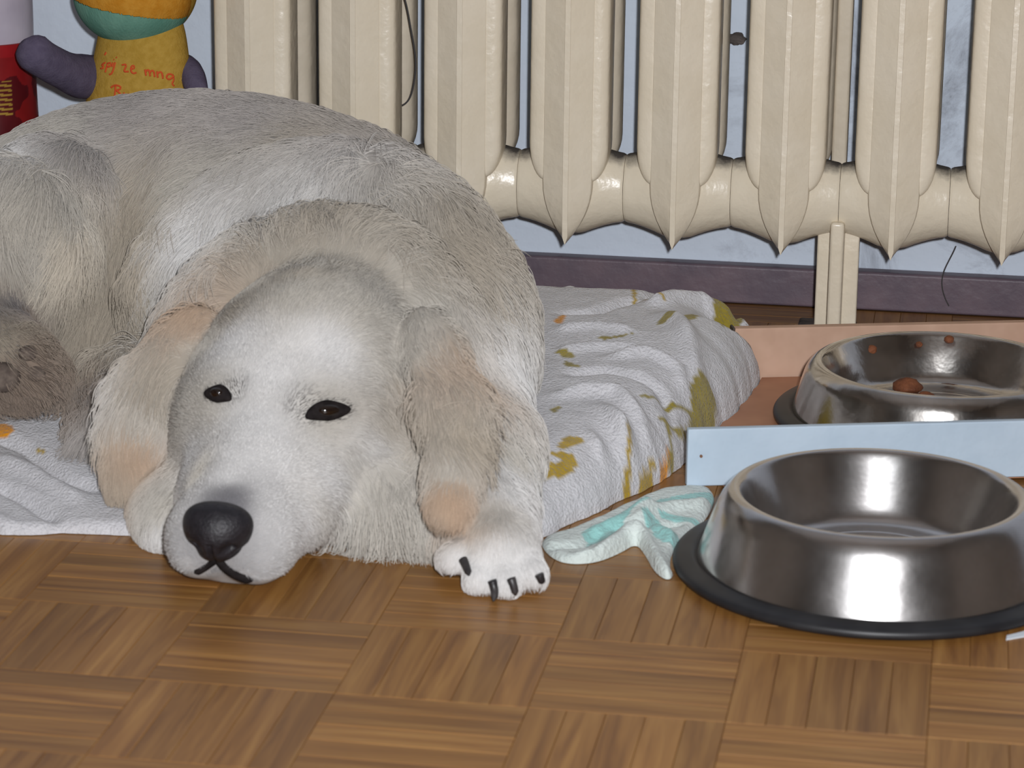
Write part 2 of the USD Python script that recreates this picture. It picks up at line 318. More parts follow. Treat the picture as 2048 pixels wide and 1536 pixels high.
def bowl_parts(t, steel, R=.100, RB=.137, HZ=.060, RS=.1275, RI=.0765):
    """A wide-based steel dog bowl: outer cone, rolled rim, inner basin, on a rubber ring."""
    sm = chaikin(np.array([(RS, .0045), (RS-.0013, .0100), (RS-(RS-.1116)*.44, HZ*.425), (RS-(RS-.1116)*.79, HZ*.675), (.1116, HZ*.82), (.1075, HZ*.93), (.1030, HZ*.995), (R-.0010, HZ-.0003), (R-.0030, HZ-.0018), (R-.0052, HZ-.006), (R-.0105, HZ*.70), ((R-.0105+RI)/2, (HZ*.70+.014)/2),
                          (RI, .0140), (R-.0300, .0100), (R-.0380, .0092), (R-.0400, .0104), (R-.0430, .0104), (R-.0450, .0092), (.02, .0090), (.0001, .0090)]), 2, closed=False)
    obj('shell', revolve(sm, 128), steel, t, smooth=50)
    ring = chaikin(np.array([(RS-.006, .0005), (RB, .0005), (RB+.0058, .0022), (RB+.0066, .0060), (RB+.0040, .0092), (RS+.0045, .0108), (RS+.0010, .0108), (RS-.003, .0070)]), 2)
    obj('rubber_ring', revolve(np.vstack([ring, ring[:1]]), 128), RUBBER, t, smooth=60, label='black rubber base ring')
B1 = thing('dog_bowl', 'shiny empty steel dog bowl on black rubber ring standing on the parquet', 'bowl', loc=(-.0457, 1.8868, 0))
bowl_parts(B1, STEEL)
B2 = thing('dog_bowl', 'soiled steel dog bowl with kibble inside standing in the tray behind', 'bowl', loc=(-.0084, 2.2505, TB))
bowl_parts(B2, STEELD, RB=.1305, HZ=.052, RS=.1225, RI=.0800)
def kibble(c, r, label, seed, flat=.6):
    m = trimesh.creation.icosphere(3, 1.0); n = meshkit.fbm(m.vertices*1.7+seed, 3, seed)
    m.vertices = m.vertices*(.8+.4*n)[:, None]*np.array([r, r*.9, r*flat]); m.apply_translation((0, 0, -m.bounds[0, 2]))
    m.apply_translation(c)
    obj('kibble', m, KIBBLE, smooth=True, label=label, category='kibble')
zb = TB+.0092
for (px, py, r, lab, sd) in ((1815, 765, .0125, 'largest brown kibble piece lying in the rear bowl', 1), (1852, 781, .0085, 'small reddish brown kibble piece beside the largest one in the rear bowl', 2),
                             (1768, 790, .009, 'half hidden kibble piece left of the largest in the rear bowl', 4)):
    q = at(px, py, Z=zb+.012); q = np.array([-.0084, 2.2505]) + (q[:2]-np.array([-.0084, 2.2505]))*min(1, .058/np.linalg.norm(q[:2]-np.array([-.0084, 2.2505])))
    kibble((q[0], q[1], zb+.0008), r, lab, sd)
for (px, py, r, lab, sd) in ((1898, 682, .0042, 'dark crumb stuck inside the far rim of the rear bowl', 5), (1838, 690, .0030, 'tiny crumb stuck left of the larger one inside the far rim of the rear bowl', 6), (1742, 705, .0050, 'tan crumb stuck on the far left wall inside the rear bowl', 7)):
    q = at(px, py, Y=2.338 if px > 1800 else 2.322); kibble((q[0], q[1], q[2]-.002), r, lab, sd, .8)
disc = sg.Point(-.0457, 1.8868).buffer(.1455, 64)
pp = sg.Polygon([at(2012, 1281, Z=0)[:2], at(2120, 1262, Z=0)[:2], at(2120, 1200, Z=0)[:2], at(2020, 1235, Z=0)[:2]]).difference(disc)
pp = max(getattr(pp, 'geoms', [pp]), key=lambda g: g.area)
pm = trimesh.creation.extrude_polygon(pp, .0006, engine='earcut'); pm.apply_translation((0, 0, .0001))
obj('paper_sheet', pm, PAPER, label='corner of a white paper sheet on the floor right of the front bowl', category='paper')

# ------------------------------------------------------------------ cloths
def seg_dist(p, line):
    """Distance of points p (n, 2) to a polyline, and the place along it from 0 to 1."""
    line = np.asarray(line, float); best = np.full(len(p), 1e9); where = np.zeros(len(p)); L = np.r_[0, np.cumsum(np.linalg.norm(np.diff(line, axis=0), axis=1))]
    for i in range(len(line)-1):
        a, b = line[i], line[i+1]; ab = b-a; t = np.clip(((p-a) @ ab)/(ab @ ab), 0, 1); d = np.linalg.norm(p-a-t[:, None]*ab, axis=1)
        w = d < best; best[w] = d[w]; where[w] = (L[i]+t[w]*(L[i+1]-L[i]))/L[-1]
    return best, where
def sheet(poly, res, zfun):
    """A solid cloth: top surface zfun(points, distance to the hem), flat underneath."""
    x0, y0, x1, y1 = poly.bounds; gx, gy = np.meshgrid(np.arange(x0, x1, res), np.arange(y0, y1, res*.866)); gx[1::2] += res/2
    g = np.c_[gx.ravel(), gy.ravel()]
    inner = poly.buffer(-res*.6); g = g[shapely.contains_xy(inner, g[:, 0], g[:, 1])]
    n = int(poly.exterior.length/res); b = np.array([poly.exterior.interpolate(k/n, True).coords[0] for k in range(n)])
    b2 = np.array([poly.buffer(-res*.25).exterior.interpolate(k/n, True).coords[0] for k in range(n)])
    pts = np.vstack([b, b2, g]); tri = Delaunay(pts).simplices; c = pts[tri].mean(1); tri = tri[shapely.contains_xy(poly, c[:, 0], c[:, 1])]
    a = pts[tri]; cr_ = (a[:, 1, 0]-a[:, 0, 0])*(a[:, 2, 1]-a[:, 0, 1])-(a[:, 1, 1]-a[:, 0, 1])*(a[:, 2, 0]-a[:, 0, 0]); tri = tri[np.abs(cr_) > 1e-12]; cr_ = cr_[np.abs(cr_) > 1e-12]
    tri[cr_ < 0] = tri[cr_ < 0][:, ::-1]
    e = np.asarray(shapely.distance(shapely.points(pts), poly.exterior)); e[:n] = 0
    z = zfun(pts, e)
    top = np.c_[pts, z]; k = len(pts); rim = np.c_[b, np.full(n, .0004)]; i = np.arange(n); j = (i+1) % n
    ccw = sg.Polygon(b).exterior.is_ccw
    side = np.vstack([np.stack([i, k+i, k+j], 1), np.stack([i, k+j, j], 1)])
    if not ccw: side = side[:, ::-1]
    else: side = side
    return np.vstack([top, rim]), np.vstack([tri, side]), pts
# the bed: a thin pad under a printed terry cloth
C5 = lambda x, y: (980+x/2.075, 480+y/2.075)
C7 = lambda x, y: (x/2.363, 500+y/2.363)
fl2 = lambda pts, z=.045: np.array([at(x, y, Z=z)[:2] for x, y in pts])
hem = np.array([at(x, y, Z=0)[:2] for x, y in ((-60, 1068), (60, 1072), (140, 1066), (270, 1074), (420, 1075), (700, 1080), (960, 1090), (1040, 1088), (1080, 1078), (1130, 1055), (1185, 1030), (1240, 1000), (1300, 978), (1340, 950), (1380, 915), (1430, 868))]
               + [(-.178, 2.235), (-.168, 2.32), (-.163, 2.385), (-.180, 2.425), (-.230, 2.440), (-.34, 2.445), (-.7, 2.44), (-1.05, 2.44), (-1.15, 2.40), (-1.17, 2.1), (-1.15, 1.86), (-1.05, 1.80), (-.8, 1.81)])
hem = chaikin(hem, 2); bed_poly = sg.Polygon(hem).buffer(0)
RIDGES = [(fl2([C5(*q) for q in l]), amp, sg_) for l, amp, sg_ in (
    ([(270, 560), (420, 545), (560, 545), (640, 560)], .004, .006), ([(700, 420), (790, 480), (860, 570), (930, 690), (960, 790)], .009, .010), ([(480, 580), (640, 570), (780, 590), (900, 690)], .006, .006),
    ([(250, 700), (400, 690), (530, 700), (640, 750), (720, 820), (770, 900)], .007, .007), ([(470, 740), (560, 790), (620, 860), (635, 940), (600, 1040), (540, 1090)], .013, .008), ([(400, 800), (500, 860), (550, 950), (520, 1040)], .006, .006),
    ([(240, 260), (330, 275), (400, 265), (480, 240)], .005, .006), ([(650, 390), (760, 360), (880, 340), (960, 350)], .007, .007), ([(280, 420), (440, 405), (620, 350)], -.008, .007), ([(640, 350), (690, 320), (830, 300)], -.007, .006),
    ([(270, 490), (430, 480), (600, 500)], .004, .006), ([(820, 610), (880, 690), (950, 770)], -.010, .006), ([(300, 630), (480, 620), (700, 650), (820, 740)], -.006, .006), ([(380, 1100), (440, 1060), (500, 1080)], .006, .006),
    ([(480, 210), (650, 230), (830, 215), (1000, 260), (1090, 340)], .005, .008), ([(830, 245), (960, 285), (1060, 370)], -.007, .006), ([(560, 900), (585, 960), (560, 1040)], -.007, .005), ([(690, 770), (760, 850), (800, 930)], -.006, .006))]
RIDGES += [(fl2([C7(*q) for q in l], .02), amp, sg_) for l, amp, sg_ in (
    ([(-60, 910), (120, 960), (300, 1060), (500, 1110)], -.005, .006), ([(-60, 1060), (130, 1130), (330, 1240), (560, 1270)], -.006, .006), ([(-40, 980), (150, 1040), (400, 1150)], .004, .008), ([(40, 750), (240, 740), (400, 720)], -.004, .006), ([(300, 1230), (450, 1290), (600, 1320)], -.003, .005), ([(-60, 1180), (100, 1250), (300, 1310)], .003, .007))]
def bed_height(p, e):
    x, y = p[:, 0], p[:, 1]
    tl = .008+.034*np.clip((y-1.85)/.22, 0, 1)**1.2; tr = .040+.030*np.clip((y-1.90)/.35, 0, 1)
    w = np.clip((x+.50)/.14, 0, 1); w = w*w*(3-2*w); t = tl*(1-w)+tr*w; R = .010*(1-w)+.058*w
    u = np.clip(e/R, 0, 1); z = t*np.sqrt(np.clip(1-(1-u)**2, 0, 1))
    f = np.zeros(len(p))
    for line, amp, s in RIDGES:
        d, k = seg_dist(p, line); f += 1.3*amp*np.exp(-(d/s)**2)*np.clip(np.minimum(k, 1-k)*6+.15, 0, 1)
    f += .003*(meshkit.fbm(np.c_[p*28, np.zeros(len(p))], 3, 5)-.5)
    return np.maximum(z + f*np.clip(e/.02, 0, 1), .0006)
def hem_jitter(poly, amp, freq, seed):
    n = int(poly.exterior.length/.002); b = np.array([poly.exterior.interpolate(k/n, True).coords[0] for k in range(n)])
    nx = np.gradient(b, axis=0); nx = np.c_[nx[:, 1], -nx[:, 0]]; nx /= np.linalg.norm(nx, axis=1, keepdims=True)
    d = (meshkit.fbm(np.c_[b*freq, np.zeros(n)], 3, seed)-.5)*amp
    return sg.Polygon(b+nx*d[:, None]).buffer(0)
bed_poly = hem_jitter(bed_poly, .006, 60, 3)
tp_ = lambda u0, u1, v0, v1: sg.Polygon([TO+u*ud+v*vd for u, v in ((u0, v0), (u1, v0), (u1, v1), (u0, v1))])
bed_poly = bed_poly.difference(tp_(-.002, .46, -.0015, .0085)).difference(tp_(bu_-.0036, .46, .2965, .3115)); bed_poly = max(getattr(bed_poly, 'geoms', [bed_poly]), key=lambda g: g.area)
bp_ = tp_(.030, .455, .0075, .2965).difference(bed_poly.buffer(.001)); bp_ = max(getattr(bp_, 'geoms', [bp_]), key=lambda g: g.area)
bm_ = trimesh.creation.extrude_polygon(bp_, TB-.001, engine='earcut'); bm_.apply_translation((-TO[0], -TO[1], .001))
bmp = usdkit.mesh(stage, path_of('bottom_board', tray.GetPath()), bm_, BROWNB); put(bmp.GetPrim(), label='brown bottom board')
V, F_, P2 = sheet(bed_poly, .0030, bed_height)
OLIVE, OCHRE, ORNG, GRN, LILAC = srgb(150, 134, 50), srgb(176, 146, 40), srgb(222, 146, 20), srgb(150, 150, 70), srgb(170, 156, 196)
base = np.array(srgb(208, 207, 210)); colr = np.tile(base, (len(V), 1))
PRINT = [([(840, 240), (960, 280), (1050, 360), (1112, 420), (960, 412), (925, 340), (880, 275)], OLIVE), ([(820, 605), (880, 690), (945, 760), (930, 795), (850, 792), (815, 770), (840, 700)], OLIVE),
         ([(155, 985), (190, 920), (240, 880), (300, 875), (355, 895), (368, 940), (310, 992), (225, 990)], OCHRE), ([(265, 872), (305, 818), (365, 812), (392, 840), (335, 862)], OCHRE),
         ([(665, 890), (720, 875), (790, 910), (745, 960), (700, 1000), (605, 1035), (640, 990), (695, 955)], OCHRE), ([(700, 900), (750, 905), (735, 950), (690, 985), (690, 940)], ORNG), ([(985, 232), (1050, 258), (1105, 312), (1095, 335), (1040, 300)], ORNG), ([(955, 205), (1005, 235), (1040, 290), (1030, 318), (990, 280)], ORNG), ([(830, 170), (900, 178), (890, 198), (835, 195)], ORNG),
         ([(400, 165), (500, 178), (590, 216), (520, 228), (450, 190)], OLIVE), ([(690, 335), (800, 318), (910, 305), (850, 342), (700, 362)], OLIVE), ([(260, 455), (340, 465), (352, 490), (300, 490)], OLIVE), ([(305, 500), (340, 510), (385, 530), (310, 525)], OLIVE),
         ([(240, 700), (310, 683), (262, 725)], OLIVE), ([(440, 398), (520, 402), (470, 420)], OLIVE), ([(255, 340), (330, 318), (300, 352)], ORNG), ([(228, 1190), (290, 1155), (260, 1220)], LILAC), ([(640, 380), (660, 374), (560, 400), (480, 412), (520, 396)], OLIVE)]
def on_bed(pts):
    out = []
    for x, y in pts:
        z = .05
        for _ in range(8):
            q_ = at(x, y, Z=z)[None]; d_, i_ = bed_tree.query(q_[:, :2], k=3); z = .5*z+.5*float(V[i_[0], 2].mean())
        out.append(q_[0, :2])
    return np.array(out)
bed_tree = cKDTree(V[:len(P2), :2])
for poly, c in PRINT:
    q = sg.Polygon(chaikin(on_bed([C5(*k) for k in poly]), 2)).buffer(0); w = shapely.contains_xy(q, V[:, 0], V[:, 1])
    j = meshkit.fbm(np.c_[V[w][:, :2]*130, np.zeros(w.sum())], 2, 8)[:, None]
    colr[w] = np.array(c)*(.8+.4*j)
q = on_bed([C5(265, 905)])[0]; colr[np.linalg.norm(V[:, :2]-q, axis=1) < .0045] = base
for l, c, s in (([(630, 650), (720, 700), (860, 800)], OLIVE, .0012), ([(720, 735), (745, 790), (760, 880)], OLIVE, .0012), ([(700, 735), (790, 790), (850, 820)], OLIVE, .0012), ([(310, 170), (330, 210), (370, 220)], OLIVE, .001), ([(560, 1040), (580, 960), (575, 900)], OCHRE, .0011), ([(560, 215), (600, 265), (720, 270)], OCHRE, .0012)):
    d, _ = seg_dist(V[:, :2], on_bed([C5(*k) for k in l])); colr[d < s*1.4] = c
for poly, c in (([(215, 630), (330, 640), (375, 690), (240, 712)], GRN), ([(-20, 815), (50, 825), (75, 872), (-20, 885)], ORNG), ([(150, 925), (225, 955), (190, 968)], OCHRE), ([(350, 680), (420, 690), (390, 760)], OLIVE), ([(60, 745), (220, 735), (380, 715), (220, 722)], OLIVE)):
    q = sg.Polygon(chaikin(on_bed([C7(*k) for k in poly]), 2)).buffer(0); colr[shapely.contains_xy(q, V[:, 0], V[:, 1])] = c
obj('dog_bed', (V, F_), TERRY, smooth=True, col=colr, label='white terry cloth dog bed with olive and orange leaf print under the dog', category='dog bed')
bed_tree = cKDTree(V[:len(P2), :2])
def bed_z(p):
    d, i = bed_tree.query(p[:, :2], k=4); return np.where(d[:, 0] < .004, V[i, 2].max(1)+.0012, 0.0)
# the aqua cloth on the floor, from the bed's corner to the front bowl
tw = np.array([at(x, y, Z=0)[:2] for x, y in ((1078, 1083), (1095, 1112), (1130, 1130), (1190, 1128), (1240, 1108), (1272, 1088), (1290, 1110), (1310, 1148), (1342, 1166), (1352, 1130), (1362, 1090), (1392, 1060), (1420, 1030), (1432, 992), (1400, 978), (1330, 985), (1312, 990), (1255, 1012), (1195, 1042), (1140, 1066))])
tpoly = sg.Polygon(chaikin(tw, 2)).difference(bed_poly.buffer(.0012)).difference(sg.Point(-.0457, 1.8868).buffer(.1450, 64)).buffer(-.0008).buffer(.0008)
tpoly = max(getattr(tpoly, 'geoms', [tpoly]), key=lambda g: g.area)
TR = [(np.array([at(x, y, Z=.01)[:2] for x, y in l]), a, s) for l, a, s in (([(1090, 1105), (1140, 1112), (1200, 1098), (1250, 1065), (1290, 1020)], .008, .008), ([(1280, 1060), (1300, 1100), (1330, 1150)], .008, .007), ([(1200, 1050), (1260, 1030), (1340, 1010), (1420, 1000)], .007, .007), ([(1290, 1040), (1340, 1065), (1380, 1090)], .006, .006), ([(1240, 1050), (1280, 1050), (1350, 1035)], -.006, .005), ([(1110, 1080), (1160, 1075), (1210, 1050)], -.005, .005))]
def tz(p, e):
    f = .006+.003*(meshkit.fbm(np.c_[p*40, np.zeros(len(p))], 3, 11)-.5)
    for line, a, s in TR:
        d, k = seg_dist(p, line); f = f+a*np.exp(-(d/s)**2)
    u = np.clip(e/.007, 0, 1); return np.maximum(.0008, f*np.sqrt(np.clip(1-(1-u)**2, 0, 1)))
tv, tf, tp = sheet(tpoly, .0022, tz)
tc = np.tile(np.array(srgb(206, 216, 212)), (len(tv), 1))
aq = meshkit.fbm(np.c_[tv[:, 0]*26+3, tv[:, 1]*46, np.zeros(len(tv))], 2, 21)
stripe = np.zeros(len(tv), bool)
for l, s in (([(1190, 1062), (1260, 1030), (1300, 1010)], .010), ([(1270, 1020), (1340, 1000), (1430, 985)], .010), ([(1300, 1040), (1340, 1075), (1370, 1080)], .008), ([(1330, 1030), (1420, 1035)], .006), ([(1190, 1075), (1215, 1062)], .007)):
    d, _ = seg_dist(tv[:, :2], np.array([at(x, y, Z=.008)[:2] for x, y in l])); stripe |= d < s*(.5+.9*aq)
tc[stripe] = srgb(150, 200, 196)
obj('fleece_cloth', (tv, tf), FLEECE, smooth=True, col=tc, label='pale aqua and white cloth crumpled on the floor between bed and front bowl', category='cloth')

# ------------------------------------------------------------------ stuffed toy and red container by the wall
TY = 2.535
def ell(c, r, sub=4, rot=None):
    m = trimesh.creation.icosphere(sub, 1.0); m.vertices *= np.array(r)
    if rot is not None: m.apply_transform(rot)
    m.apply_translation(c); return m
toy = thing('stuffed_toy', 'mustard yellow stuffed toy with teal and orange head and red handwriting, behind the dog', 'stuffed toy')
tz_ = lambda px, py, Y=TY: at(px, py, Y=Y)
pts = [(278, 700, 0.062), (278, 420, .062), (277, 250, .056), (279, 190, .0505), (281, 150, .0485), (283, 110, .0455), (284, 82, .0432), (284, 50, .040), (284, 20, .034)]
rings = []; th = np.linspace(0, 2*np.pi, 48, endpoint=False)
for px, py, r in pts:
    c = tz_(px, py); z = max(c[2], .003)
    rings.append(np.stack([c[0]+r*np.cos(th), c[1]+.72*r*np.sin(th), np.full(48, z)], 1))
rings = rings[::-1]; rr = smooth_path(np.array(rings).reshape(len(rings), -1), 40).reshape(40, 48, 3)
body = loft(rr); obj('body', body, YELLOW, toy, smooth=60)
hc = tz_(266, -12); HR = np.array([.0560, .050, .0480])
head = ell(hc, HR, 5); hv = head.vertices-hc
slope = .156; cut = (hv[:, 2] + slope*hv[:, 0] + .0115)
teal = head.submesh([np.where(cut[head.faces].mean(1) < 0)[0]], append=True); orange = head.submesh([np.where(cut[head.faces].mean(1) >= 0)[0]], append=True)
teal.vertices = hc + (teal.vertices-hc)*1.012
obj('muzzle', teal, TEAL, toy, smooth=True, label='teal lower face'); obj('face', orange, ORANGE, toy, smooth=True, label='orange upper face')
obj('back_of_head', ell(hc+np.array([.007, .014, .004]), HR*np.array([.90, .95, 1.0]), 4), YELLOW, toy, smooth=True)
def arm(p, rs):
    p = smooth_path(p, 26); r = np.interp(np.linspace(0, 1, 26), np.linspace(0, 1, len(rs)), rs); r[-1] *= .25; r[-2] *= .72; r[-3] *= .9; r[0] *= .5
    m = tube(p, r, 18); return m
obj('arm', arm([tz_(205, 150, 2.55), tz_(160, 152, 2.52), tz_(110, 132, 2.485), tz_(62, 100, 2.46), tz_(46, 84, 2.455)], [.020, .0215, .018, .0175, .0185]), PURPLE, toy, smooth=60)
obj('arm', arm([tz_(345, 135, 2.555), tz_(376, 140, 2.54), tz_(392, 175, 2.52), tz_(402, 240, 2.505)], [.014, .0125, .011, .012]), PURPLE, toy, smooth=60)
T4 = lambda l: [(x/4.0, y/4.0) for x, y in l]
STROKES = [  # the handwriting, stroke by stroke, in quarter pixels of the photograph
    [(845, 500), (822, 512), (812, 524), (835, 532), (828, 545), (806, 548)], [(838, 440), (850, 418)],                     # s with its accent
    [(862, 505), (852, 545), (842, 578)], [(862, 508), (884, 500), (890, 520), (872, 536), (856, 532)],                     # p
    [(905, 500), (896, 535)], [(910, 476), (913, 480)],                                                                      # i
    [(922, 498), (910, 550), (893, 592), (874, 596)], [(930, 458), (934, 463)],                                              # j
    [(975, 520), (1018, 512), (985, 575), (1030, 572)], [(1042, 556), (1078, 545), (1070, 522), (1048, 532), (1046, 568), (1066, 590), (1092, 580)],   # ze
    [(1160, 555), (1168, 606)], [(1166, 575), (1182, 556), (1196, 566), (1200, 610)], [(1200, 580), (1215, 562), (1232, 570), (1236, 616)],             # m
    [(1256, 570), (1262, 622)], [(1260, 590), (1280, 572), (1298, 584), (1302, 630)],                                        # n
    [(1384, 600), (1350, 588), (1328, 612), (1346, 640), (1378, 622), (1388, 598), (1390, 645), (1374, 668), (1392, 688)],   # a with its tail
    [(925, 690), (918, 770)], [(888, 700), (920, 678), (965, 690), (968, 712), (930, 724)], [(930, 724), (962, 745), (975, 780)], [(990, 740), (1000, 770), (1022, 765), (1030, 742), (1040, 790)]]
ink = []
for s in STROKES:
    p2 = chaikin(np.array(T4(s)), 2, closed=False) if len(s) > 2 else np.array(T4(s)); p2 = np.vstack([p2[:1], p2]) if len(p2) < 2 else p2
    n = max(3, int(np.linalg.norm(np.diff(p2, axis=0), axis=1).sum()/1.6)); tt = np.linspace(0, len(p2)-1, n)
    p2 = np.stack([np.interp(tt, np.arange(len(p2)), p2[:, k]) for k in (0, 1)], 1)
    dirs = np.array([at(x, y, Y=1.0)-EYE for x, y in p2]); o = np.tile(EYE, (len(p2), 1))
    loc, ri, _ = body.ray.intersects_location(o, dirs, multiple_hits=False)
    loc = loc[np.argsort(ri)]
    if len(loc) > 2: ink.append(tube(loc, .00095, 6))
obj('handwriting', trimesh.util.concatenate(ink), REDINK, toy, smooth=True, label='red handwritten words')

cx = at(12, 200, Y=2.53); cc = np.array([cx[0]-.0, 2.53]); RC = float(np.linalg.norm(at(70, 200, Y=2.53)-at(12, 200, Y=2.53)))
can = thing('packed_container', 'tall red and gold wrapped container with pale grey top at the left edge', 'container', loc=(cc[0]-.02, cc[1], 0))
RC += .02
zr = at(68, 80, Y=2.53)[2]
bz = .0005
seg = 240; zz = np.linspace(bz, zr, 260); th = np.linspace(0, 2*np.pi, seg, endpoint=False)
rad_ = lambda z: RC*(1-.012*np.cos(z*60))
cv = np.concatenate([np.stack([rad_(z)*np.cos(th), rad_(z)*np.sin(th), np.full(seg, z)], 1) for z in zz])
cm = loft(cv.reshape(260, seg, 3)); cvv = cm.vertices
aa = np.arctan2(cvv[:, 1], cvv[:, 0])*RC
gold = meshkit.fbm(np.c_[aa*34, cvv[:, 2]*30, np.zeros(len(aa))], 3, 4); lines = np.sin(cvv[:, 2]*1400+aa*120) > .1
ccol = np.tile(np.array((.26, .012, .014)), (len(cvv), 1)); ccol[gold < .44] = (.10, .006, .01)
ccol[np.abs(aa+.0585+.004*np.sin(cvv[:, 2]*40)) < .0045] = (.48, .27, .03)
z0_, z1_ = at(30, 235, Y=2.49)[2], at(30, 165, Y=2.49)[2]; ccol[(aa > -.054) & (aa < -.034) & (cvv[:, 2] > z0_) & (cvv[:, 2] < z1_) & lines] = (.40, .24, .04)
ccol[cvv[:, 2] > zr-.012] = (.34, .012, .016)
obj('wrap', cm, FOIL, can, smooth=True, col=ccol, label='red and gold printed wrap')
prof = chaikin(np.array([(RC*.95, zr-.002), (RC*.97, zr+.004), (RC*.965, zr+.05), (RC*.95, zr+.10), (RC*.86, zr+.115), (.0002, zr+.117)]), 2, closed=False)
obj('upper_wrap', revolve(prof, 96), HAZE, can, smooth=60, label='pale grey plastic upper part')

# ------------------------------------------------------------------ the dog
E0 = at(545, 803, Y=1.872); N0 = at(431, 1072, Y=1.736)
hF = N0-E0; LM = float(np.linalg.norm(hF)); hF /= LM; LM += .012
S0 = at(655, 820, Y=1.867)-at(430, 785, Y=1.877); S0 -= (S0 @ hF)*hF; hS = S0/np.linalg.norm(S0); hU = np.cross(hS, hF)
if hU @ fw > 0: hU = -hU
def hd(f, s, u): return E0 + hF*f + hS*s + hU*u
GH = .0035; LO = np.array([-1.16, 1.74, -.012]); HI = np.array([-.24, 2.50, .300])
NN = np.ceil((HI-LO)/GH).astype(int)+1
D = np.full(NN, .5, np.float32)
AX = [LO[k]+np.arange(NN[k])*GH for k in range(3)]
def region(c0, c1, pad):
    a = np.clip(((np.minimum(c0, c1)-pad-LO)/GH).astype(int), 0, NN-1); b = np.clip(((np.maximum(c0, c1)+pad-LO)/GH).astype(int)+2, 1, NN)
    sl = tuple(slice(a[k], b[k]) for k in range(3)); g = np.meshgrid(*[AX[k][sl[k]] for k in range(3)], indexing='ij'); return sl, np.stack(g, -1).astype(np.float32)
def smin(a, b, k):
    h = np.maximum(k-np.abs(a-b), 0)/k; return np.minimum(a, b)-h*h*k*.25
def add(sl, d, k, cut=False):
    D[sl] = -smin(-D[sl], d, k) if cut else smin(D[sl], d, k)
def cap(a, b, ra, rb, k=.03, cut=False):
    a, b = np.asarray(a, float), np.asarray(b, float); sl, g = region(a, b, max(ra, rb)+k+.01); ab = (b-a).astype(np.float32)
    t = np.clip(((g-a.astype(np.float32)) @ ab)/float(ab @ ab+1e-12), 0, 1); d = np.linalg.norm(g-a.astype(np.float32)-t[..., None]*ab, axis=-1)-(ra+(rb-ra)*t); add(sl, d, k, cut)
def elli(c, r, axes=None, k=.03, cut=False):
    c, r = np.asarray(c, float), np.asarray(r, float); A = np.eye(3) if axes is None else np.asarray(axes, float)
    sl, g = region(c, c, r.max()+k+.01); q = (g-c.astype(np.float32)) @ A.T.astype(np.float32)
    k0 = np.linalg.norm(q/r, axis=-1); k1 = np.linalg.norm(q/(r*r), axis=-1); add(sl, k0*(k0-1)/np.maximum(k1, 1e-6), k, cut)
# trunk
elli(at(575, 525, Y=2.27), (.165, .135, .126), k=.05)                     # ribs
elli(at(330, 470, Y=2.28), (.16, .125, .118), k=.06)                     # loin
elli(at(130, 560, Y=2.25), (.13, .120, .114), k=.05)                      # rump
elli(at(770, 660, Y=2.14), (.116, .112, .118), k=.06)                    # shoulders
elli(at(-120, 720, Y=2.22), (.14, .12, .095), k=.05)
elli(at(210, 700, Y=2.17), (.11, .085, .062), k=.05)                     # belly
# neck and chest
cap(at(760, 680, Y=2.10), at(640, 740, Y=1.955), .100, .078, .045)
elli(at(800, 940, Y=1.945), (.060, .06, .050), k=.04)                    # chest ruff
def arc(pts, r, k):
    p = smooth_path([at(*q[:2], Y=q[2]) for q in pts], 14); rr = r*np.sin(np.linspace(.35, np.pi-.35, 14))**.5
    for a, b, ra, rb in zip(p[:-1], p[1:], rr[:-1], rr[1:]): cap(a, b, ra, rb, k)
arc([(345, 740, 2.02), (400, 630, 2.02), (500, 545, 2.03), (640, 505, 2.03), (780, 530, 2.02), (875, 620, 2.00), (920, 730, 1.98)], .026, .016)
arc([(300, 640, 2.10), (365, 520, 2.12), (500, 420, 2.14), (670, 385, 2.13), (820, 430, 2.10), (930, 530, 2.07), (990, 660, 2.04)], .034, .022)
elli(at(785, 1020, Y=1.885), (.052, .040, .032), k=.03)
# foreleg at the picture's right, with its paw
cap(at(890, 720, Y=2.06), at(945, 900, Y=1.945), .062, .042, .04)
cap(at(945, 900, Y=1.945), at(975, 1050, Y=1.855), .040, .030, .03)
cap(at(975, 1050, Y=1.855), at(995, 1110, Y=1.815), .029, .029, .02)
TOES = [((950, 1090, 1.818), (905, 1118, 1.800), .0120), ((970, 1112, 1.806), (958, 1160, 1.787), .0120), ((1005, 1116, 1.804), (1012, 1168, 1.785), .0122), ((1042, 1108, 1.812), (1064, 1148, 1.795), .0115)]
for a, b, r in TOES: cap(at(a[0], a[1], Y=a[2]), at(b[0], b[1], Y=b[2]), r*1.0, r*.98, .003)
# foreleg at the picture's left, folded under the head
cap(at(430, 900, Y=1.985), at(348, 1035, Y=1.875), .036, .029, .03)
cap(at(348, 1035, Y=1.875), at(352, 1070, Y=1.845), .029, .025, .02)
cap(at(260, 800, Y=2.05), at(200, 905, Y=1.985), .045, .024, .03)
# thigh and hind paw
elli(at(5, 520, Y=2.115), (.078, .060, .085), k=.012)
elli(at(110, 410, Y=2.17), (.050, .055, .055), k=.02)
cap(at(-90, 640, Y=2.07), at(25, 735, Y=2.015), .045, .032, .03)
cap(at(10, 730, Y=2.02), at(45, 750, Y=2.005), .034, .029, .02)
for a, b in (((50, 690), (62, 700)), ((62, 735), (76, 742)), ((45, 775), (58, 785))): cap(at(a[0], a[1], Y=2.0), at(b[0], b[1], Y=1.992), .013, .011, .008)
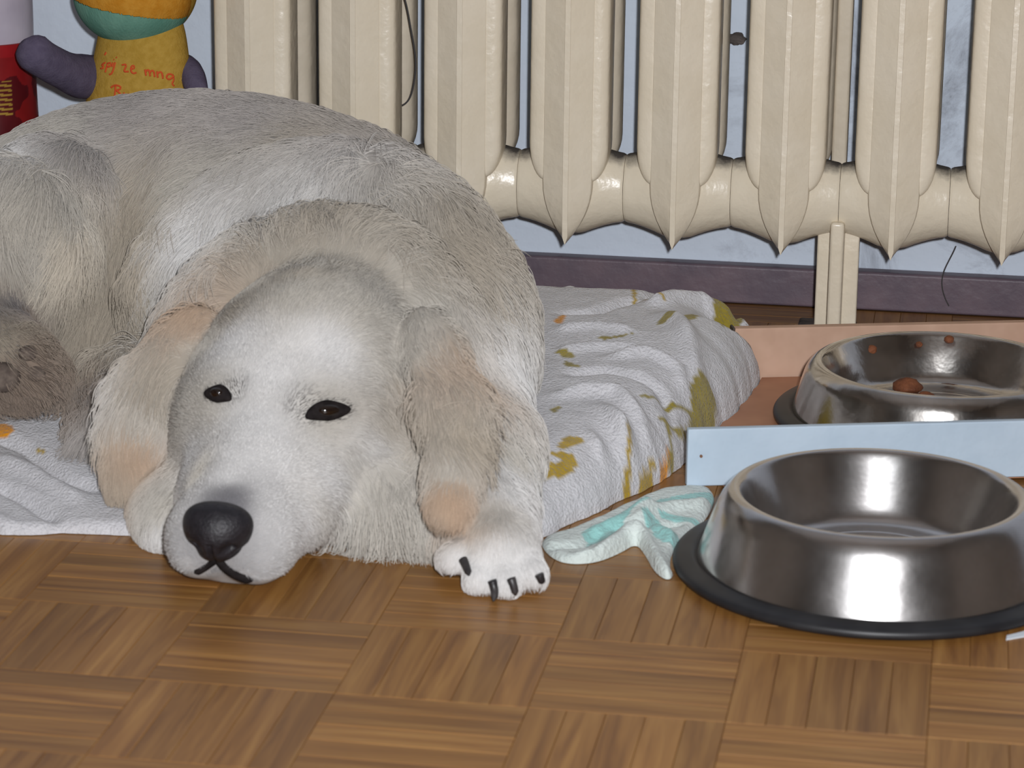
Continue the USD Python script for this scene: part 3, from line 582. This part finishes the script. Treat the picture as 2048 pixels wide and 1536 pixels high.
# head
HA = np.stack([hF, hS, hU])
elli(hd(-.062, 0, -.034), (.082, .076, .066), HA, .02)                   # skull
elli(hd(-.065, .0, -.060), (.075, .080, .058), HA, .03)                  # cheeks
for s in (-1, 1):
    elli(hd(-.012, s*.030, .002), (.030, .024, .020), HA, .018)          # brows
    elli(hd(-.020, s*.048, -.045), (.045, .032, .045), HA, .03)
cap(hd(.000, 0, -.031), hd(LM-.046, 0, -.021), .046, .034, .025)         # muzzle
for s in (-1, 1): elli(hd(LM-.046, s*.020, -.029), (.037, .027, .028), HA, .010)     # flews
for s in (-1, 1): elli(hd(.042, s*.028, -.046), (.062, .030, .032), HA, .02)
for s in (-1, 1): cap(hd(-.05, s*.03, -.072), hd(LM-.040, s*.006, -.049), .036, .013, .012)
cap(hd(LM-.006, 0, -.026), hd(LM-.014, 0, -.052), .003, .002, .006, cut=True)
# ears
def flap(pts, ra, k=.010, ends=.020):
    for j, (p, q, r) in enumerate(zip(pts[:-1], pts[1:], ra)):
        a, b = at(p[0], p[1], Y=p[2]), at(q[0], q[1], Y=q[2]); c = (a+b)/2; L = b-a; l = np.linalg.norm(L); L = L/l
        w = np.cross(L, -fw); w /= np.linalg.norm(w); n = np.cross(L, w); elli(c, (l*.5+(.020 if j < len(pts)-2 else ends), r, .012), np.stack([L, w, n]), k if j else .010)
flap([(850, 655, 1.935), (884, 760, 1.895), (918, 870, 1.858), (908, 975, 1.828), (896, 1034, 1.808)], [.022, .028, .023, .018], ends=.012, k=.004)
flap([(395, 660, 1.955), (335, 745, 1.930), (275, 850, 1.915), (266, 925, 1.900), (252, 962, 1.893)], [.026, .034, .029, .018])
# rest on the bed and on the floor
gx, gy = np.meshgrid(AX[0], AX[1], indexing='ij'); zb_ = bed_z(np.c_[gx.ravel(), gy.ravel()]).reshape(gx.shape)
gz = np.broadcast_to(AX[2][None, None, :], D.shape); D = np.maximum(D, (zb_[..., None]+.0015-gz).astype(np.float32))
D[0], D[-1], D[:, 0], D[:, -1], D[:, :, 0], D[:, :, -1] = [np.maximum(D[s], .001) for s in ((0,), (-1,), (slice(None), 0), (slice(None), -1), (slice(None), slice(None), 0), (slice(None), slice(None), -1))]
def surface_nets(D, lo, h):
    s = D < 0; n = np.array(D.shape)-1
    cnt = sum(s[i:n[0]+i, j:n[1]+j, k:n[2]+k].astype(np.int8) for i in (0, 1) for j in (0, 1) for k in (0, 1))
    act = (cnt > 0) & (cnt < 8); idx = np.full(n, -1, np.int64); cells = np.argwhere(act); idx[act] = np.arange(len(cells))
    acc = np.zeros((len(cells), 3)); num = np.zeros(len(cells)); corners = list(np.ndindex(2, 2, 2))
    val = {c: D[cells[:, 0]+c[0], cells[:, 1]+c[1], cells[:, 2]+c[2]] for c in corners}
    for c in corners:
        for ax in range(3):
            if c[ax]: continue
            e = list(c); e[ax] = 1; a, b = val[c], val[tuple(e)]; w = (a < 0) != (b < 0); t = np.where(w, a/np.where(w, a-b, 1), 0)
            p = np.tile(np.array(c, float), (len(cells), 1)); p[:, ax] = t; acc[w] += p[w]; num[w] += 1
    v = lo+(cells+acc/num[:, None])*h; F = []
    for ax in range(3):
        o = [k for k in range(3) if k != ax]; a = np.take(s, range(0, n[ax]), ax); b = np.take(s, range(1, n[ax]+1), ax); ch = np.argwhere(a != b)
        ch = ch[(ch[:, o[0]] > 0) & (ch[:, o[1]] > 0) & (ch[:, o[0]] < n[o[0]]) & (ch[:, o[1]] < n[o[1]])]
        ins = a[tuple(ch.T)]; q = []
        for d0, d1 in ((0, 0), (1, 0), (1, 1), (0, 1)):
            c = ch.copy(); c[:, o[0]] -= d0; c[:, o[1]] -= d1; q.append(idx[tuple(c.T)])
        q = np.stack(q, 1); flip = ins if ax != 1 else ~ins; q[~flip] = q[~flip][:, ::-1]; F.append(q)
    F = np.vstack(F); F = F[(F >= 0).all(1)]; return v, np.vstack([F[:, [0, 1, 2]], F[:, [0, 2, 3]]])
dv, df = surface_nets(D, LO, GH)
dog_mesh = trimesh.Trimesh(dv, df, process=False)
if dog_mesh.volume < 0: dog_mesh.invert()
comps = trimesh.graph.connected_components(dog_mesh.face_adjacency, min_len=1000)
dog_mesh.update_faces(np.isin(np.arange(len(dog_mesh.faces)), max(comps, key=len))); dog_mesh.remove_unreferenced_vertices()
from scipy.sparse import coo_matrix
_e = dog_mesh.faces[:, [0, 1, 1, 2, 2, 0]].reshape(-1, 2); _e = np.vstack([_e, _e[:, ::-1]]); _W = coo_matrix((np.ones(len(_e)), (_e[:, 0], _e[:, 1])), shape=(len(dog_mesh.vertices),)*2).tocsr(); _W.data[:] = 1
_deg = np.maximum(np.asarray(_W.sum(1)).ravel(), 1)[:, None]; _v = np.array(dog_mesh.vertices)
for _ in range(8):
    for _f in (.5, -.52): _v = _v+_f*(_W @ _v/_deg-_v)
_v[:, 2] = np.maximum(_v[:, 2], bed_z(_v)+.0012)
dog_mesh = trimesh.Trimesh(_v, np.array(dog_mesh.faces), process=False)
NORM = np.array(dog_mesh.vertex_normals)

# coat: colour, length and lie, spread from anchors on the animal
CREAM1, WHITE1, BUFF, TAN, DKTAN, GREY1, BACK, LITE = (.47, .44, .39), (.67, .658, .645), (.37, .32, .255), (.455, .320, .220), (.24, .185, .145), (.15, .145, .155), (.36, .33, .31), (.60, .535, .44)  # the last tone paints the lit highlight of the thigh ridge into the fur
ANCH = []
def anchor(p, d, length, lift, col, r=1.0): ANCH.append((p, d, length, lift, col, r))
def pix(px, py, Y, dx, dy, length, lift, col): anchor(at(px, py, Y=Y), cr*dx-cu*dy, length, lift, col)
for f, s, u, d, L, c in ((LM-.022, 0, .016, (-1, 0, 0), 4, GREY1), (LM-.030, .007, .018, (-1, 0, 0), 4, GREY1), (LM-.038, .004, .018, (-1, 0, 0), 4, GREY1), (LM-.026, -.006, .016, (-1, 0, 0), 4, GREY1), (LM-.06, -.006, .016, (-1, 0, 0), 5, WHITE1), (.115, .018, -.008, (-.8, .5, -.2), 4, WHITE1), (.115, -.018, -.008, (-.8, -.5, -.2), 4, WHITE1), (.075, 0, .012, (-1, 0, 0), 5, WHITE1), (.04, 0, .02, (-1, 0, 0), 6, WHITE1),
                         (.10, .040, -.03, (-.5, .2, -.9), 7, WHITE1), (.10, -.040, -.03, (-.5, -.2, -.9), 7, WHITE1), (.05, .045, -.03, (-.8, .2, -.6), 9, WHITE1), (.05, -.045, -.03, (-.8, -.2, -.6), 9, WHITE1),
                         (.0, 0, .022, (-1, 0, 0), 7, WHITE1), (-.03, .035, .025, (-1, .3, 0), 8, WHITE1), (-.03, -.035, .025, (-1, -.3, 0), 8, WHITE1), (-.07, 0, .05, (-1, 0, -.2), 12, CREAM1), (-.11, 0, .045, (-1, 0, -.5), 16, CREAM1),
                         (-.07, .05, .03, (-1, .5, -.3), 13, CREAM1), (-.07, -.05, .03, (-1, -.5, -.3), 13, BUFF), (0, .065, -.03, (-1, .3, -.5), 12, WHITE1), (-.03, .075, -.04, (-.9, .2, -.7), 16, BUFF), (0, -.065, -.03, (-1, -.3, -.5), 12, CREAM1),
                         (.0, .06, -.08, (-.6, .2, -.8), 18, CREAM1), (.06, .02, -.09, (-.6, .2, -.6), 9, CREAM1), (.005, .0375, .0, (-.6, .4, 0), 4, CREAM1), (.005, -.0375, .0, (-.6, -.4, 0), 4, CREAM1)):
    anchor(hd(f, s, u), hF*d[0]+hS*d[1]+hU*d[2], L, .18, c)
for a in ((845, 660, 1.94, .3, 1, 16, .2, CREAM1), (890, 770, 1.91, .2, 1, 24, .15, TAN), (870, 830, 1.9, 0, 1, 26, .15, CREAM1), (940, 880, 1.85, .1, 1, 24, .1, BUFF), (900, 950, 1.83, 0, 1, 20, .08, CREAM1), (900, 1000, 1.81, 0, 1, 9, .06, TAN), (905, 1040, 1.80, -.05, 1, 8, .06, TAN), (885, 1060, 1.79, -.1, 1, 8, .06, BUFF), (980, 960, 1.88, .1, 1, 22, .1, WHITE1), (1000, 1010, 1.85, .1, 1, 16, .1, WHITE1), (1030, 1070, 1.83, .1, 1, 12, .1, WHITE1),
          (390, 660, 1.96, -.6, 1, 16, .2, TAN), (330, 760, 1.93, -.5, 1, 26, .2, BUFF), (230, 780, 1.94, -.5, 1, 28, .2, WHITE1), (300, 840, 1.92, -.2, 1, 24, .12, CREAM1), (200, 880, 1.93, -.2, 1, 24, .15, CREAM1), (275, 920, 1.90, -.1, 1, 10, .08, TAN), (255, 960, 1.9, -.1, 1, 12, .08, BUFF),
          (560, 500, 2.08, -.6, .5, 34, .2, CREAM1), (720, 500, 2.05, .5, .6, 36, .2, CREAM1), (860, 600, 2.03, .5, .9, 36, .2, BUFF), (460, 560, 2.08, -.7, .7, 36, .2, WHITE1), (390, 640, 2.05, -.6, 1, 34, .2, CREAM1), (1000, 620, 2.1, .3, 1, 36, .15, CREAM1), (900, 450, 2.15, .7, .7, 36, .15, CREAM1), (1060, 760, 2.08, .05, 1, 34, .12, WHITE1), (980, 740, 2.0, .1, 1, 34, .15, WHITE1),
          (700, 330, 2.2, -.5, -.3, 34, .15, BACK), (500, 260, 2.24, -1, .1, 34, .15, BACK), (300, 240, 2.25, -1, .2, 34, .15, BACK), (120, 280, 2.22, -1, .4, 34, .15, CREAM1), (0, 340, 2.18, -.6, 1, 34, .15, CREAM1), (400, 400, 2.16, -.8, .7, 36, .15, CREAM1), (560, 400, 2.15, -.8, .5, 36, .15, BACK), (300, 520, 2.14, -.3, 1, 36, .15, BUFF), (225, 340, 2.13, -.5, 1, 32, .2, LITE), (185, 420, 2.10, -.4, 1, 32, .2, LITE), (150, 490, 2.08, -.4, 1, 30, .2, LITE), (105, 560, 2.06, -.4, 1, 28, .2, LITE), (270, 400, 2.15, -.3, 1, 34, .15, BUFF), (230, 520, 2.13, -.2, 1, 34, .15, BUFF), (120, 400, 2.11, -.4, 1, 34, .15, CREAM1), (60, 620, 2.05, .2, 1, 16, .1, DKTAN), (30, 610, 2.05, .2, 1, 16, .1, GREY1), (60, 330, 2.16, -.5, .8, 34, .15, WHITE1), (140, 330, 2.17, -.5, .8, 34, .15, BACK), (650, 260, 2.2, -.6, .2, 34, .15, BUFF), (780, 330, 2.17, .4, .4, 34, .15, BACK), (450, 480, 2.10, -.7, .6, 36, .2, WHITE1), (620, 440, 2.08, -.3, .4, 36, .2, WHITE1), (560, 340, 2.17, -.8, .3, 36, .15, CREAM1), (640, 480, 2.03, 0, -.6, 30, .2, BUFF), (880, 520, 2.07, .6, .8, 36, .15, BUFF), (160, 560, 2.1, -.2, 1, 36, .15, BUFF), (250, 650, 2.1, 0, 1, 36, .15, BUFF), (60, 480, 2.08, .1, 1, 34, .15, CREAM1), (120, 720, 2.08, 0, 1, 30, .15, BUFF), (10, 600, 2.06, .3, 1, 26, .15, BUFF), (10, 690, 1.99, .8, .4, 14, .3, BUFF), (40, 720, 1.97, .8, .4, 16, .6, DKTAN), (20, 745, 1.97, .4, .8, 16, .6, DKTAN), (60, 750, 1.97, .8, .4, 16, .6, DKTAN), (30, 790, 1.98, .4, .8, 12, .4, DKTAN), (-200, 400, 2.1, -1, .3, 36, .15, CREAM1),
          (750, 1000, 1.87, -.1, 1, 40, .15, CREAM1), (820, 1060, 1.85, .05, 1, 40, .12, CREAM1), (720, 1060, 1.86, -.1, 1, 38, .15, CREAM1), (780, 1060, 1.85, 0, 1, 40, .15, CREAM1), (1000, 900, 1.9, .1, 1, 26, .12, CREAM1), (1040, 960, 1.9, .25, 1, 28, .15, WHITE1), (990, 1050, 1.82, .1, 1, 14, .12, CREAM1), (990, 1140, 1.78, .05, 1, 4.5, .15, WHITE1), (910, 1120, 1.795, -.5, .7, 4.5, .15, WHITE1), (960, 1150, 1.785, -.1, 1, 4.5, .15, WHITE1), (1060, 1130, 1.79, .4, 1, 6, .15, WHITE1),
          (800, 700, 1.905, .5, .7, 13, .18, CREAM1), (790, 850, 1.875, .4, .8, 14, .18, BUFF), (745, 940, 1.85, .4, .8, 12, .18, CREAM1), (690, 1030, 1.81, .5, .6, 9, .15, CREAM1), (600, 575, 1.945, 0, -1, 12, .18, BUFF), (480, 600, 1.945, -.3, -1, 11, .18, CREAM1), (415, 700, 1.92, -.4, -.8, 10, .18, CREAM1), (395, 960, 1.80, -.3, -.8, 6, .15, CREAM1), (720, 620, 1.93, .4, -.8, 12, .18, CREAM1), (330, 1000, 1.84, -.1, 1, 12, .1, CREAM1), (310, 1080, 1.81, 0, 1, 9, .1, WHITE1), (390, 900, 1.92, -.2, 1, 20, .1, WHITE1), (160, 900, 1.97, -.1, 1, 30, .15, BACK)):
    pix(*a)
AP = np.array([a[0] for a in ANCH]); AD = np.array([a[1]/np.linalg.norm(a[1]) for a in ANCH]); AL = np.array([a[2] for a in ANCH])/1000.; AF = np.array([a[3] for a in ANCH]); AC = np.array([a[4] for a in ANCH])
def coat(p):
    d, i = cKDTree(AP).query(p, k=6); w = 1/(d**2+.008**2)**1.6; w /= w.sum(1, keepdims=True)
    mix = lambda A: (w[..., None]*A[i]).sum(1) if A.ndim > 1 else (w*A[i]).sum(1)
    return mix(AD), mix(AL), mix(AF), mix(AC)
EYES = [hd(.004, -.0385, -.0045), hd(.004, .0385, -.0045)]
NOSEC = hd(LM-.0165, 0, .0)
dog = thing('golden_retriever', 'cream golden retriever lying curled on the printed bed, chin on the floor', 'dog')
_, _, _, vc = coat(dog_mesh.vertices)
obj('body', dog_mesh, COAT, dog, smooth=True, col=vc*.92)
# eyes, nose, lips, claws, pads
def oriented(m, F, S_, U, c):
    T = np.eye(4); T[:3, 0], T[:3, 1], T[:3, 2], T[:3, 3] = F, S_, U, c; m.apply_transform(T); return m
EYE_AX = []
_tree = cKDTree(dog_mesh.vertices)
for s, (ex, ey, tx, ty, la, lb) in zip((-1, 1), ((438, 788, -60, 8, .0112, .0068), (655, 821, 118, 8, .0168, .0076))):
    d0 = at(ex, ey, Y=1.0)-EYE; loc = dog_mesh.ray.intersects_location([EYE], [d0], multiple_hits=False)[0]; q = loc[0]
    n = NORM[_tree.query(q, k=30)[1]].mean(0)*.7-fw*.3; n /= np.linalg.norm(n); t = cr*tx+cu*ty; t -= (t @ n)*n; t /= np.linalg.norm(t); b = np.cross(n, t)
    if b[2] < 0: b = -b
    m = ell((0, 0, 0), (la, lb, .0045), 5); v = m.vertices; k = v[:, 0]/la
    v[:, 1] *= np.where(v[:, 1] > 0, 1-.35*np.clip(k, 0, 1), 1.0-.25*np.abs(k)); v[:, 1] -= .0035*(k < 0)*k*k; m.vertices = v
    if np.dot(np.cross(t, b), n) < 0: m.invert()
    obj('eyelid', oriented(m, t, b, n, q+n*.0014), LIP, dog, smooth=True, label='dark half closed eyelid')
    m = ell((0, 0, 0), (la*.56, lb*.62, .0052), 4)
    if np.dot(np.cross(t, b), n) < 0: m.invert()
    obj('eye', oriented(m, t, b, n, q+n*.0022), EYEB, dog, smooth=True)
    EYE_AX.append((q, t, b, la, lb))
ns = ell((0, 0, 0), (.0195, .0238, .0215), 5); v = ns.vertices
v[:, 1] *= 1+.16*np.clip(v[:, 2]/.019, -1, 1); v[:, 0] -= .004*(v[:, 1]/.024)**2; 
for s in (-1, 1):
    dd = np.exp(-(((v[:, 1]-s*.0115)/.0048)**2+((v[:, 2]+.003)/.0042)**2)); v[:, 0] -= np.where(v[:, 0] > 0, .0075*dd, 0)
    dd = np.exp(-(((v[:, 1]-s*.0175)/.006)**2+((v[:, 2]+.010)/.003)**2)); v[:, 0] -= np.where(v[:, 0] > 0, .004*dd, 0)
v[:, 0] -= np.where(v[:, 0] > 0, .003*np.exp(-(v[:, 1]/.0018)**2)*(v[:, 2] < .004), 0); ns.vertices = v
obj('nose', oriented(ns, hF, hS, hU, NOSEC), NOSE, dog, smooth=True, label='large black nose')
lm = []; LIPS = []
for pts, lw in (([(434, 1096), (435, 1108), (436, 1120)], .0030), ([(436, 1114), (446, 1128), (470, 1147), (505, 1159)], .0046), ([(434, 1115), (420, 1126), (402, 1138), (388, 1144)], .0034)):
    P_ = []
    for x, y in chaikin(np.array(pts, float), 2, closed=False):
        hit = dog_mesh.ray.intersects_location([EYE], [at(x, y, Y=1.0)-EYE], multiple_hits=False)[0]
        if len(hit): P_.append(hit[0]+fw*.0024)
    if len(P_) > 3: P_ = smooth_path(P_, 16); P_[:, 2] = np.maximum(P_[:, 2], .006); lm.append(tube(P_, lw*np.r_[.6, .85, np.ones(12), .8, .45], 10)); LIPS.append(P_)
obj('lip', trimesh.util.concatenate(lm), LIP, dog, smooth=True, label='dark lip line below the nose')
for pts in (((926, 1118), (934, 1136), (938, 1150)), ((984, 1160), (989, 1180), (991, 1196)), ((1022, 1156), (1028, 1174), (1031, 1190)), ((1078, 1148), (1082, 1158), (1085, 1166))):
    P_ = []
    for x, y in pts:
        hit = dog_mesh.ray.intersects_location([EYE], [at(x, y, Y=1.0)-EYE], multiple_hits=False)[0]; P_.append((hit[0] if len(hit) else P_[-1]-np.array([0, .004, .006]))-fw*.0035)
    P_[-1][2] = max(P_[-1][2], .002); obj('claw', tube(smooth_path(P_, 12), np.r_[np.linspace(.0032, .0026, 9), .0020, .0013, .0006], 10), CLAW, dog, smooth=True)
for (x, y, Y, r) in ((14, 752, 1.985, .015), (56, 706, 1.982, .0075), (72, 748, 1.98, .0075)):
    q = dog_mesh.nearest.on_surface([at(x, y, Y=Y)])[0][0]; obj('paw_pad', ell(q, (r, r*.8, r*.8), 3), PAD, dog, smooth=True, label='dark paw pad of the hind foot')
# the fur
def make_fur(name, count, faces_w, wid, part_seed):
    g = np.random.default_rng(part_seed); pr = faces_w/faces_w.sum(); fi = g.choice(len(dog_mesh.faces), count, p=pr)
    u, v = g.random(count), g.random(count); sw = u+v > 1; u[sw], v[sw] = 1-u[sw], 1-v[sw]; tri = dog_mesh.faces[fi]; A, B, C = (dog_mesh.vertices[tri[:, k]] for k in range(3)); w = 1-u-v
    p = A*w[:, None]+B*u[:, None]+C*v[:, None]; n = NORM[tri[:, 0]]*w[:, None]+NORM[tri[:, 1]]*u[:, None]+NORM[tri[:, 2]]*v[:, None]; n /= np.linalg.norm(n, axis=1, keepdims=True)
    keep = np.ones(count, bool)
    for e, t_, b_, la, lb in EYE_AX: keep &= (((p-e) @ t_)/(la*.90))**2+(((p-e) @ b_)/(lb*.90))**2+(np.linalg.norm(p-e, axis=1) > .03) > 1
    q = (p-NOSEC) @ HA.T; keep &= np.linalg.norm(q/np.array([.0205, .0248, .0222]), axis=1) > 1
    keep &= ~((n[:, 2] < -.6) & (p[:, 2] < .12)); p, n = p[keep], n[keep]
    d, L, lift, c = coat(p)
    wob = np.stack([meshkit.fbm(p*s, 2, sd)-.5 for s, sd in ((45, 1), (45, 2), (45, 3))], 1)*1.5 + np.stack([meshkit.noise(p*160, sd)-.5 for sd in (4, 5, 6)], 1)*.7
    d = d+wob*np.clip(L/.02, .25, 1)[:, None]+g.normal(0, .10, p.shape); d -= (d*n).sum(1, keepdims=True)*n; d /= np.linalg.norm(d, axis=1, keepdims=True)+1e-9
    for e, t_, b_, la, lb in EYE_AX:                       # dark pigment round the eyes, most at the inner corners
        a_, b2_ = ((p-e) @ t_)/la, ((p-e) @ b_)/lb; w_ = np.clip(np.maximum(1.3*np.exp(-((a_+.95)**2*1.6+(b2_-.35)**2*.35)), 1.4*np.exp(-(np.maximum(np.hypot(a_, b2_)-.9, 0)/.28)**2)), 0, .93)[:, None]; c = c*(1-w_)+np.array((.045, .036, .032))*w_; L = np.where(np.linalg.norm(p-e, axis=1) < la*1.5, np.minimum(L, .004), L)
    dl_ = cKDTree(np.vstack(LIPS)).query(p)[0]; w_ = np.clip(1.2-dl_/.0055, 0, .92)[:, None]; c = c*(1-w_)+np.array((.03, .024, .024))*w_; keep_ = dl_ > .0034; p, n, d, L, lift, c = p[keep_], n[keep_], d[keep_], L[keep_], lift[keep_], c[keep_]
    L = L*g.uniform(.7, 1.15, len(p)); lf = (lift*g.uniform(.5, 1.5, len(p)))[:, None]
    P = [p-n*.0008]; 
    for t, a in ((.35, 1.0), (.7, .9), (1.0, .35)): P.append(p+L[:, None]*(t*d*.98+n*lf*np.minimum(1, t*1.6)*a)-np.array([0, 0, 1.])*(L*.18*t*t)[:, None])
    P = np.stack(P, 1); zmin = bed_z(P.reshape(-1, 3)).reshape(P.shape[:2])+.0006; P[..., 2] = np.maximum(P[..., 2], zmin)
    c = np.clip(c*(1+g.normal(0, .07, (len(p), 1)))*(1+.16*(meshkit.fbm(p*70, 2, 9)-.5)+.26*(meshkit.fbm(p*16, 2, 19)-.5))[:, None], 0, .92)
    W = np.array([1.0, .95, .75, .3])[None]*(wid*np.clip(L/.02, .6, 1.25))[:, None]
    cv = UsdGeom.BasisCurves.Define(stage, path_of(name, dog.GetPath())); cv.CreateTypeAttr('linear'); cv.CreateCurveVertexCountsAttr(Vt.IntArray.FromNumpy(np.full(len(P), 4, np.int32)))
    cv.CreatePointsAttr(Vt.Vec3fArray.FromNumpy(P.reshape(-1, 3).astype(np.float32))); cv.CreateWidthsAttr(Vt.FloatArray.FromNumpy(W.ravel().astype(np.float32))); cv.SetWidthsInterpolation('vertex')
    UsdGeom.PrimvarsAPI(cv).CreatePrimvar('tint', Sdf.ValueTypeNames.Color3fArray, 'vertex').Set(Vt.Vec3fArray.FromNumpy(np.repeat(c, 4, 0).astype(np.float32)))
    UsdShade.MaterialBindingAPI.Apply(cv.GetPrim()).Bind(FUR); put(cv.GetPrim(), kind='stuff')
area = dog_mesh.area_faces; cen = dog_mesh.triangles_center; face_n = dog_mesh.face_normals
toc = np.einsum('ij,ij->i', face_n, (EYE-cen)/np.linalg.norm(EYE-cen, axis=1, keepdims=True))
dens = area*np.where(toc > -.15, 1.0, .35); short = coat(cen)[1] < .0135
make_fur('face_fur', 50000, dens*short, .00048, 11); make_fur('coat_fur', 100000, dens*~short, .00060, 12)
